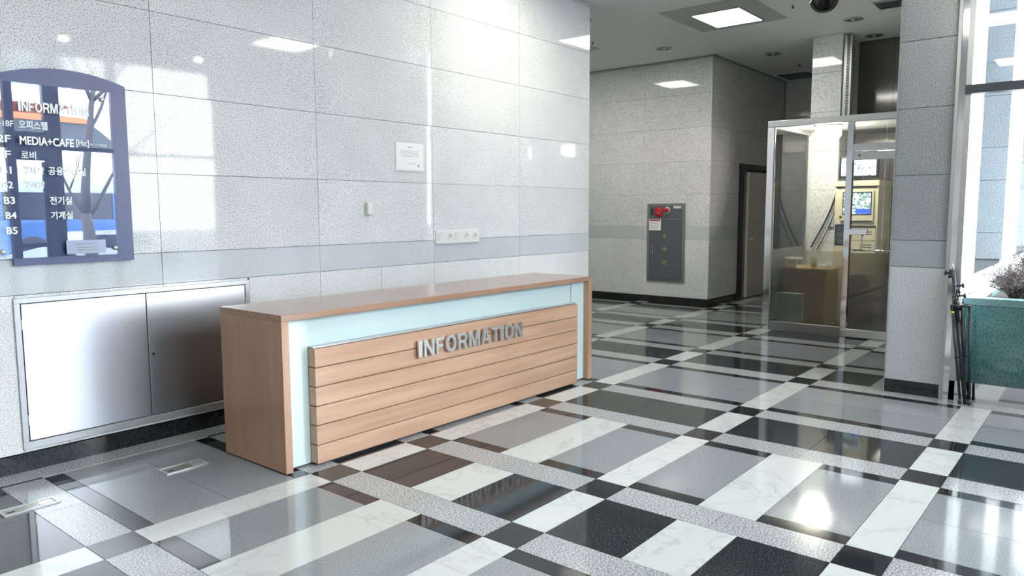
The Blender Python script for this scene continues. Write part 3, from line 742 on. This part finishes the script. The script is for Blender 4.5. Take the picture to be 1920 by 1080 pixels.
# booth desk
t = thing('guard_desk', 'brown guard desk behind the frosted booth glass', 'desk', (2.55, -1.72, 0))
box('desktop', 2.22, 2.86, -2.06, -1.475, .735, .765, plain('desk_top', (.42, .27, .10), .4), t, .003)
box('front_panel', 2.26, 2.29, -2.02, -1.49, .0, .735, BROWN, t)
box('side_panel', 2.29, 2.82, -2.02, -1.99, .0, .735, BROWN, t)
box('back_panel', 2.80, 2.82, -1.99, -1.49, .0, .735, BROWN, t)
tag(box('floor_board', 2.02, 2.05, -1.83, -1.50, .0, .46, plain('pale_grey_board', (.62, .68, .65), .6), None, .003), 'pale grey board leaning low before the brown desk', 'board')
t = thing('desk_telephone', 'white telephone on the guard desk behind frosted glass', 'telephone', (2.42, -1.98, .765))
box('body', 2.36, 2.50, -2.03, -1.90, .765, .80, PLASTIC, t, .006); box('handset', 2.37, 2.49, -2.02, -1.98, .80, .83, PLASTIC, t, .008)
t = thing('paper_tray', 'white paper tray on the guard desk at booth corner', 'tray', (2.4, -1.56, .765))
box('tray_base', 2.28, 2.52, -1.66, -1.49, .765, .785, PLASTIC, t, .004); box('tray_shelf', 2.28, 2.52, -1.66, -1.49, .86, .88, OFFW, t, .004)
for a in (2.29, 2.51):
    for b in (-1.65, -1.50): box('tray_post', a - .006, a + .006, b - .006, b + .006, .785, .86, PLASTIC, t)
t = thing('desk_mug', 'small green tumbler on the guard desk behind frosted glass', 'cup', (2.4, -1.83, .765))
lathe('cup', [(0, 0), (.032, 0), (.036, .12), (.032, .12), (.03, .01), (0, .01)], (0, 0, 1), (2.4, -1.83, .765), plain('olive_green', (.30, .33, .08), .5), t, 20)
# equipment rack
t = thing('equipment_rack', 'tall cream security rack with built-in monitor inside booth', 'cabinet', (3.5, -2.115, 0))
RX = 3.1
box('carcass', RX + .012, 3.80, -2.385, -1.85, .0, 1.862, CREAM, t, .004)
tp = box('top_hood', RX - .01, 3.80, -2.395, -1.84, 1.80, 1.872, CREAM, t, .004)
box('vent_gap', RX + .002, RX + .013, -2.36, -1.875, 1.775, 1.80, BLACK, t)
mp_ = box('monitor_bezel', RX - .012, RX + .012, -2.335, -1.93, 1.335, 1.745, CREAM, t, .005)
box('monitor_frame', RX - .015, RX - .010, -2.312, -1.955, 1.425, 1.725, BLACK, mp_)
box('monitor_screen', RX - .019, RX - .015, -2.300, -1.967, 1.437, 1.713, SCREEN2, mp_)
box('monitor_window', RX - .0205, RX - .019, -2.300, -2.125, 1.440, 1.505, SBLUE, mp_)
box('bezel_slot', RX - .014, RX - .011, -2.32, -1.945, 1.338, 1.352, BLACK, mp_)
box('panel_gap', RX + .002, RX + .013, -2.37, -1.865, 1.262, 1.285, BLACK, t)
for i in range(3): 
    dr_ = box('drawer', RX, RX + .012, -2.37, -1.865, 1.085 - i * .17 + .005, 1.255 - i * .17 - .005, CREAM, t, .003)
    box('vent_slot', RX - .002, RX, -2.33, -2.22, 1.20 - i * .17, 1.21 - i * .17, BLACK, dr_)
    box('vent_slot', RX - .002, RX, -2.33, -2.22, 1.17 - i * .17, 1.18 - i * .17, BLACK, dr_)
    lathe('knob', [(0, .02), (.010, .02), (.010, 0)], (-1, 0, 0), (RX, -2.08, 1.15 - i * .17), plain('brass_knob', (.5, .4, .12), .3, .8), dr_, 10)
t = thing('television', 'black flat television showing camera pictures on top of the rack', 'television', (3.2, -2.12, 1.872))
tb = box('case', 3.10, 3.15, -2.37, -1.895, 1.905, 2.185, BLACK, t, .006)
box('screen', 3.094, 3.100, -2.345, -1.92, 1.935, 2.165, SCREEN1, tb)
box('stand_neck', 3.12, 3.15, -2.16, -2.08, 1.885, 1.91, BLACK, t); box('stand_foot', 3.105, 3.25, -2.23, -2.01, 1.872, 1.886, BLACK, t, .004)
t = thing('wall_poster', 'pale blue paper strip taped to the slim column in booth', 'paper', (3.29, -1.7, 1.7))
t['label'] = 'small pale blue box with wires on slim column inside booth'; t['category'] = 'junction box'; t.name = 'junction_box'
jb = box('case', 3.27, 3.30, -1.80, -1.72, 1.26, 1.34, plain('pale_blue_box', (.45, .55, .6), .5), t, .004)
for k, (ya_, za, yb_, zb, ym) in enumerate(((-1.835, 1.78, -1.52, .98, -1.78), (-1.838, 1.60, -1.60, .95, -1.80))):
    pts = []
    for i in range(13):
        s = i / 12; yy = ya_ + (yb_ - ya_) * s ** 1.25; z_ = za + (zb - za) * s ** .9
        pts.append((3.24 + .01 * k, yy, z_))
    tag(tube('cable', pts, .011 - .004 * k, BLACK, None, 8), ['thick black cable sagging from the rack across the slim column', 'thinner black cable beside the thick one in the booth'][k], 'cable')
t = thing('hanging_bag', 'dark bag hanging on the wall right of the rack', 'bag', (3.95, -2.62, 1.55))
bm = bmesh.new(); bmesh.ops.create_uvsphere(bm, u_segments=16, v_segments=12, radius=1)
bmesh.ops.scale(bm, vec=(.05, .07, .20), verts=bm.verts); frombm('bag_body', bm, BLACK, t, (3.94, -2.62, 1.60), True)
tube('bag_strap', [(3.95, -2.62, 1.78), (3.96, -2.62, 1.95)], .008, BLACK, t, 8)
t = thing('wall_outlet', 'white double socket low on the rack side behind frosted glass', 'socket', (3.0, -2.25, .7))
t.location = (2.95, -2.2, .60)
t['label'] = 'white multi-socket strip on grey bin behind frosted glass'; t.name = 'power_strip'
box('strip_body', 2.93, 2.97, -2.27, -2.12, .665, .715, PLASTIC, t, .004)
for y in (-2.22, -2.17): lathe('outlet', [(0, .002), (.014, .002), (.014, 0)], (-1, 0, 0), (2.93, y, .69), BLACK, t, 12)
t = thing('grey_bin', 'dark grey bin beside the brown desk behind frosted glass', 'bin', (2.95, -2.2, 0))
box('body', 2.75, 3.05, -2.34, -2.08, 0, .62, plain('bin_grey', (.08, .09, .11), .5), t, .01); box('bin_lid', 2.74, 3.06, -2.345, -2.075, .62, .665, plain('bin_lid_grey', (.12, .13, .15), .4), t, .006)

# ------------------------------------------------------------------ ceiling fittings
def ceiling_light(x0, x1, y0, y1, px0, px1, py0, py1, label):
    t = thing('ceiling_light', label, 'ceiling light', ((x0 + x1) / 2, (y0 + y1) / 2, ceilz), None)
    z = ceilz
    for q in ((px0, px1, py0, y0 - .02), (px0, px1, y1 + .02, py1), (px0, x0 - .02, y0 - .02, y1 + .02), (x1 + .02, px1, y0 - .02, y1 + .02)):
        box('perforated_panel', *q, z - .008, z, PERF, t)
    for q in ((x0 - .02, x1 + .02, y0 - .02, y0), (x0 - .02, x1 + .02, y1, y1 + .02), (x0 - .02, x0, y0, y1), (x1, x1 + .02, y0, y1)):
        box('trim_frame', *q, z - .014, z, ALU, t)
    box('diffuser', x0, x1, y0, y1, z - .012, z - .002, LAMP, t)
ceiling_light(1.16, 1.88, -1.27, -.69, .80, 2.02, -1.53, -.43, 'bright square ceiling light with perforated surround near the dome camera')
ceiling_light(1.16, 1.88, 1.42, 2.00, .80, 2.02, 1.16, 2.26, 'ceiling light of the side corridor, its perforated corner showing past the wall')
for lx, ly, lab in ((-1.76, -.98, 'lobby ceiling light added out of view to brighten the granite wall above the desk end'), (-5.05, -3.42, 'lobby ceiling light mirrored in the upper pane of the glass wall'), (-1.1, -4.3, 'lobby ceiling light mirrored high on the granite wall'), (-8.3, -3.42, 'added fill light on the lobby ceiling, out of view, farthest from the glass wall')):  # first and last are unseen fill lights, added to brighten the granite wall
    ceiling_light(lx - .36, lx + .36, ly - .3, ly + .3, lx - .6, lx + .6, ly - .55, ly + .55, lab)
t = thing('dome_camera', 'black glossy dome camera hanging from the ceiling', 'camera', (1.16, -2.22, ceilz))
lathe('mount', [(0, 0), (.155, 0), (.16, -.02), (.155, -.06), (0, -.06)], (0, 0, 1), (1.16, -2.22, ceilz), BLACK, t, 32)
lathe('dome', [(.0, -.225)] + [(.15 * math.sin(a), -.075 - .15 * math.cos(a)) for a in [math.pi * k / 28 for k in range(1, 15)]] + [(.15, -.06)], (0, 0, 1), (1.16, -2.22, ceilz), DOME, t, 36)
dls = [(2.61, .45, 'nearest the back wall top'), (4.0, -.62, 'left of the slim column'), (2.61, -2.12, 'right of the dome camera'), (3.70, -2.10, 'above the booth close to the granite column')]
for x, y, s in dls:
    t = thing('downlight', 'unlit recessed ceiling downlight ' + s, 'downlight', (x, y, ceilz), 'unlit round downlights')
    lathe('ring', [(.075, 0), (.115, 0), (.118, -.008), (.08, -.012), (.075, 0)], (0, 0, 1), (x, y, ceilz), ALU, t, 28)
    lathe('reflector', [(0, -.002), (.03, -.002), (.055, -.0035), (.078, -.005)], (0, 0, 1), (x, y, ceilz), DARKM, t, 24)
    lathe('bulb', [(0, -.016), (.02, -.014), (.03, -.003)], (0, 0, 1), (x, y, ceilz), PLASTIC, t, 16)
for i, (x, y, s) in enumerate(((1.47, -1.78, 'between the square light and the dome camera'), (5.05, -.67, 'above the far corridor'), (1.55, .98, 'just past the end of the left wall'), (.45, .30, 'at the top of the left wall end'))):
    t = thing('sprinkler', 'small dark sprinkler head on the ceiling ' + s, 'sprinkler', (x, y, ceilz), 'ceiling sprinklers')
    lathe('escutcheon', [(0, 0), (.035, 0), (.03, -.008), (0, -.008)], (0, 0, 1), (x, y, ceilz), PLASTIC, t, 18)
    lathe('head', [(.008, -.008), (.008, -.03), (.018, -.036), (.018, -.040), (0, -.040)], (0, 0, 1), (x, y, ceilz), DARKM, t, 12)
t = thing('ceiling_speaker', 'cream round ceiling disc cut by the top of the picture', 'speaker', (.36, -1.0, ceilz))
lathe('disc', [(0, -.02), (.14, -.02), (.17, -.012), (.18, 0)], (0, 0, 1), (.36, -1.0, ceilz), OFFW, t, 36)
t = thing('slatted_vent', 'slatted ceiling vent beside the granite column top', 'vent', (2.1, -2.65, ceilz))
box('frame', 1.95, 2.33, -2.80, -2.50, ceilz - .01, ceilz, ALU, t)
for i in range(7): box('slat', 1.97 + i * .05, 1.99 + i * .05, -2.78, -2.52, ceilz - .02, ceilz - .01, DARKM if i % 2 else ALU, t)
t = thing('return_grille', 'square dark ceiling grille at the end of the corridor', 'vent', (6.0, -.3, ceilz))
box('grille_frame', 5.62, 6.42, -.66, .02, ceilz - .02, ceilz, WHITE, t); box('grille', 5.72, 6.32, -.58, -.06, ceilz - .026, ceilz - .02, DARKM, t)
for i in range(4):
    t = thing('lit_downlight', ('lit lobby downlight mirrored as a small spot on the granite wall', 'lit lobby downlight, second from the glass wall', 'lit lobby downlight, third from the glass wall', 'lit lobby downlight, farthest from the glass wall')[i], 'downlight', (-1.34 - i * 1.9, -6.2, ceilz), 'lobby front downlights')
    lathe('bulb', [(0, -.012), (.045, -.010), (.055, 0)], (0, 0, 1), (-1.34 - i * 1.9, -6.2, ceilz), SPOT, t, 20)
    lathe('ring', [(.055, 0), (.075, 0), (.075, -.008), (.056, -.012)], (0, 0, 1), (-1.34 - i * 1.9, -6.2, ceilz), ALU, t, 20)

# ------------------------------------------------------------------ folded light stand leaning at the glass wall
t = thing('light_stand', 'folded black tripod light stand leaning beside the granite column', 'tripod', (-.80, -4.0, 0))
top = Vector((-.785, -3.862, 1.05)); bot = Vector((-.80, -3.995, .02))
ax = (top - bot).normalized()
def ap(s, dx=0, dy=0): return bot + ax * (s * (top - bot).length) + Vector((dx, dy, 0))
tube('riser', [ap(.68), ap(.98)], .013, DARKM, t, 14)
tube('middle_section', [ap(.60), ap(.84)], .018, BLACK, t, 14)
tube('column_tube', [ap(.04), ap(.70)], .014, BLACK, t, 14)
tube('lower_sleeve', [ap(.68), ap(.785)], .024, BLACK, t, 14)
tube('spigot', [ap(.98), ap(1.03)], .007, STEELF, t, 12)
def knob(s, d, l):
    k = tube('clamp_knob', [ap(s), ap(s) + Vector((0, d * l, .006))], .007, BLACK, t, 8)
    lathe('knob_head', [(0, .0), (.018, .0), (.020, .006), (.018, .014), (0, .014)], (0, d, .1), ap(s) + Vector((0, d * l, .006)), BLACK, k, 8)
knob(.955, 1, .045); knob(.93, 1, .02); knob(.865, -1, .05); knob(.79, -1, .055); knob(.82, -1, .02)
lathe('leg_collar', [(0, -.014), (.030, -.014), (.034, 0), (.030, .014), (0, .014)], ax, ap(.715), BLACK, t, 20)
for i, (tx, ty, bx_, by_) in enumerate(((-.02, .026, -.01, .030), (.0, -.088, .0, -.032), (.03, -.03, .02, .0))):
    a = ap(.715, tx, ty); b = ap(.02, bx_, by_ * 1.0)
    lg = tube('leg', [a, b], .0095, BLACK, t, 10)
    tube('hinge_arm', [ap(.715), a + Vector((0, 0, .004))], .009, BLACK, lg, 8)
    box('leg_hinge', a.x - .012, a.x + .012, a.y - .010, a.y + .010, a.z - .03, a.z + .012, BLACK, lg, .003)
    lathe('foot', [(0, 0), (.013, 0), (.015, .02), (.010, .045), (0, .045)], (0, 0, 1), (b.x, b.y, .0), BLACK, lg, 12)
    a2 = ap(.62, tx * .55, ty * .55); b2 = ap(.30, bx_ * .9, by_ * .85)
    tube('brace', [a2, b2], .005, DARKM, t, 8)
    if i == 0: tube('yellow_band', [a + (b - a) * .055, a + (b - a) * .075], .0102, YEL, lg, 12)
tube('spreader', [ap(.33, -.012, .045), ap(.33, 0, 0), ap(.33, 0, -.05)], .005, DARKM, t, 8)

# ------------------------------------------------------------------ outdoors
struct(box('ground', -30, 40, -16.2, -7.05, -.35, -.02, CONC))
struct(box('ground', -.62, 40, -7.05, -3.3, -.34, -.02, LEDGE))
struct(box('street', -60, 60, -29, -16.2, -.6, -.18, ASPH))
struct(box('ground', -60, 60, -60, -29, -.5, -.05, CONC))
struct(box('added_canopy', -.58, 16, -7.0, -3.3, 4.9, 5.3, WHITE))  # unseen canopy over the alcove, added to shade the outdoor columns
t = thing('stone_ledge', 'pale stone ledge running along the foot of the outdoor columns', 'ledge', (6, -3.82, 0))
for i in range(9): box('ledge_stone', -.5 + i * 1.5 + .002, 1.0 + i * 1.5 - .002, -3.868, -3.805, -.02, .905, LEDGE, t, .004)
def upper(x0, x1):
    w_ = sempty('window_4', ((x0 + x1) / 2, -3.42, .95))
    box('pane', x0, x1, -3.44, -3.42, .93, 3.8, BLDG, w_); box('spandrel', x0, x1, -3.45, -3.41, 3.8, 7.0, BLDU, w_)
upper(1.0, 2.98); upper(4.47, 6.68)
t = thing('stone_planter', 'large teal granite planter box standing outside the glass wall', 'planter', (.5, -4.9, 0))
PX0, PX1, PY0, PY1 = -.30, 1.25, -6.4, -3.875
for a, b in ((PY0, -5.14), (-5.136, PY1)):
    box('side_slab', PX0 + .015, PX0 + .08, a, b, 0, .715, TEAL, t)
    box('rim_stone', PX0, PX0 + .13, a, b, .718, .778, TEALR, t, .004)
box('side_slab', PX0 + .08, PX1 - .08, PY1 - .07, PY1 - .01, 0, .715, TEAL, t); box('rim_stone', PX0 + .13, PX1 - .13, PY1 - .13, PY1, .718, .778, TEALR, t, .004)
box('side_slab', PX0 + .08, PX1 - .08, PY0 + .01, PY0 + .07, 0, .715, TEAL, t); box('rim_stone', PX0 + .13, PX1 - .13, PY0, PY0 + .13, .718, .778, TEALR, t, .004)
box('side_slab', PX1 - .08, PX1 - .015, PY0, PY1, 0, .715, TEAL, t); box('rim_stone', PX1 - .13, PX1, PY0, PY1, .718, .778, TEALR, t, .004)
box('soil', PX0 + .08, PX1 - .08, PY0 + .07, PY1 - .07, .62, .735, SOIL, t)
def shrub(name, label, cx, cy, z0, r, h, nt_, nl):
    t = thing(name, label, 'shrub', (cx, cy, z0), 'dry shrubs in the planter')
    bm = bmesh.new(); tips = []
    for i in range(nt_):
        a = random.uniform(0, 2 * math.pi); rr = random.uniform(.2, 1) * r; hh = h * random.uniform(.55, 1.0) * (1 - .35 * (rr / r) ** 2)
        p0 = Vector((random.uniform(-.06, .06), random.uniform(-.06, .06), 0)); p2 = Vector((rr * math.cos(a), rr * math.sin(a), hh))
        p1 = p0.lerp(p2, .5) + Vector((0, 0, .08 * h)) + Vector((random.uniform(-.03, .03), random.uniform(-.03, .03), 0))
        tube_add(bm, [p0, p1, p2], [.005, .0035, .0015], 4, False)
        for k in range(7):
            s = random.uniform(.3, 1); q = p1.lerp(p2, (s - .5) * 2) if s > .5 else p0.lerp(p1, s * 2); tips.append(q)
            e = q + Vector((random.uniform(-.09, .09), random.uniform(-.09, .09), random.uniform(0, .11)))
            tube_add(bm, [q, e], [.002, .001], 3, False); tips.append(e)
    frombm('twigs', bm, TWIG, t, (cx, cy, z0))
    bm = bmesh.new()
    for i in range(nl):
        q = random.choice(tips) + Vector((random.gauss(0, .018), random.gauss(0, .018), random.gauss(0, .018)))
        u = Vector((random.gauss(0, 1), random.gauss(0, 1), random.gauss(0, 1))).normalized(); v = u.orthogonal().normalized(); s = random.uniform(.003, .0065)
        f_ = bm.faces.new([bm.verts.new(q + u * s * 1.5), bm.verts.new(q + v * s), bm.verts.new(q - u * s * 1.5), bm.verts.new(q - v * s)]); f_.material_index = random.random() < .35
    o = frombm('foliage', bm, [LEAF, LEAF2], t, (cx, cy, z0)); o['kind'] = 'stuff'
shrub('dry_shrub', 'low reddish dry shrub at the left end of the teal planter', .22, -4.20, .735, .25, .27, 70, 9000)
shrub('dry_shrub', 'taller dry shrub right behind the low one in the teal planter', .82, -4.34, .735, .27, .48, 80, 11000)
shrub('dry_shrub', 'dry shrub farther along the planter beyond the picture edge', .35, -5.4, .735, .36, .48, 60, 3000)

# street scene mirrored in the sign: bus, car, bare tree, building
t = thing('city_bus', 'blue city bus in the street, mirrored in the directory sign', 'bus', (-3.5, -22, -.18))
box('body', -9.5, 3.6, -23.3, -21.0, .20, 1.28, BUSB, t, .08)
box('roof', -9.5, 3.6, -23.3, -21.0, 2.10, 2.60, BUSR, t, .10)
box('window_core', -9.44, 3.54, -23.22, -21.06, 1.28, 2.10, BUSG, t)
for i in range(9): box('window_pillar', -9.4 + i * 1.6, -9.33 + i * 1.6, -21.06, -21.02, 1.28, 2.10, BUSB, t)
for x in (-7.2, 1.0): lathe('wheel', [(0, 0), (.2, 0), (.22, .05), (.45, .05), (.48, 0), (.48, -.25)], (0, 1, 0), (x, -21.0, .30), TYRE, t, 28)
box('side_marker', -3.15, -2.55, -20.99, -20.96, .80, .92, AMBER, t)
t = thing('parked_car', 'pale car parked at the kerb, mirrored in the directory sign', 'car', (1.6, -17.3, -.18))
bm = bmesh.new(); pr = [(-2.1, .15), (-2.15, .55), (-1.3, .75), (-.6, 1.15), (.9, 1.17), (1.6, .8), (2.1, .7), (2.15, .2)]
fr_ = [bm.verts.new((x, .85, z)) for x, z in pr]; bk = [bm.verts.new((x, -.85, z)) for x, z in pr]
bm.faces.new(fr_); bm.faces.new(bk[::-1])
for i in range(len(pr)): bm.faces.new((fr_[i], bk[i], bk[(i + 1) % len(pr)], fr_[(i + 1) % len(pr)]))
bmesh.ops.recalc_face_normals(bm, faces=bm.faces); frombm('body', bm, CARP, t, (1.6, -17.3, -.18))
box('side_glass', .7, 2.5, -16.46, -16.44, .55, .90, BUSG, t)
for x in (.3, 3.0): lathe('wheel', [(0, 0), (.2, .01), (.32, .01), (.34, -.2)], (0, 1, 0), (x, -16.45, .15), TYRE, t, 24)
t = thing('bare_tree', 'bare street tree, mirrored in the directory sign', 'tree', (-1.05, -11.5, -.02))
bm = bmesh.new()
def branch(p, d, l, r, dep):
    pts = [p]; q = p.copy(); dd = d.copy(); nseg = 5
    for i in range(nseg):
        dd = (dd + Vector((random.uniform(-.16, .16), random.uniform(-.1, .1), random.uniform(-.02, .14)))).normalized(); q = q + dd * (l / nseg); pts.append(q.copy())
    tube_add(bm, pts, [r * (1 - .55 * i / nseg) for i in range(nseg + 1)], 6 if dep > 1 else 10, True)
    if dep >= 4: return
    for k in range(4 if dep == 1 else 3):
        s = random.randint(2, nseg); a = random.uniform(-1.1, 1.1)
        nd = (dd + Vector((math.copysign(random.uniform(.5, 1.1), random.choice((-1, 1))), random.uniform(-.4, .4), random.uniform(-.1, .5)))).normalized()
        branch(pts[s], nd, l * random.uniform(.45, .7), r * .42, dep + 1)
o0 = Vector((0, 0, 0)); tube_add(bm, [o0, (.02, 0, .8), (-.05, 0, 1.5)], [.15, .12, .10], 14)
branch(Vector((-.05, 0, 1.5)), Vector((-.06, 0, 1)), 2.8, .095, 1); branch(Vector((-.05, 0, 1.35)), Vector((.55, .05, .8)), 1.7, .045, 2); branch(Vector((-.05, 0, 1.45)), Vector((-.6, 0, .8)), 1.4, .035, 2)
frombm('trunk', bm, BARK, t, (-1.05, -11.5, -.02), True)
t = thing('shop_building', 'glass shop building with orange fascia, mirrored in the directory sign', 'building', (-8, -36, 0))
YB = -32.0
box('lower_wall', -30, 5.0, -40, YB - .3, -.05, 4.2, BLDW, t)
bm = bmesh.new()
def prism(pts, y0, y1):
    f_ = [bm.verts.new((x, y1, z)) for x, z in pts]; b_ = [bm.verts.new((x, y0, z)) for x, z in pts]; bm.faces.new(f_); bm.faces.new(b_[::-1])
    for i in range(len(pts)): bm.faces.new((f_[i], b_[i], b_[(i + 1) % len(pts)], f_[(i + 1) % len(pts)]))
prism([(-30, 4.4), (8.4, 4.4), (8.1, 4.8), (7.3, 5.45), (-30, 5.75)], -40, YB); bmesh.ops.recalc_face_normals(bm, faces=bm.faces); frombm('glazed_storey', bm, BLDG, t)
bm = bmesh.new(); prism([(-30, 5.75), (7.3, 5.46), (6.9, 5.72), (-30, 6.2)], -40, YB + .15); bmesh.ops.recalc_face_normals(bm, faces=bm.faces); frombm('orange_fascia', bm, BLDO, t)
box('white_fascia', -30, 6.6, -40, YB + .05, 6.2, 6.95, BLDW, t)
box('upper_glazing', -30, 6.4, -40, YB - .2, 6.95, 11.5, BLDU, t)
for i in range(14): box('upper_mullion', -28 + i * 2.3, -27.85 + i * 2.3, YB - .2, YB - .1, 6.95, 11.5, BLDW, t)
box('orange_sign', 6.5, 7.4, YB - .1, YB + .1, 7.0, 7.7, BLDO, t)
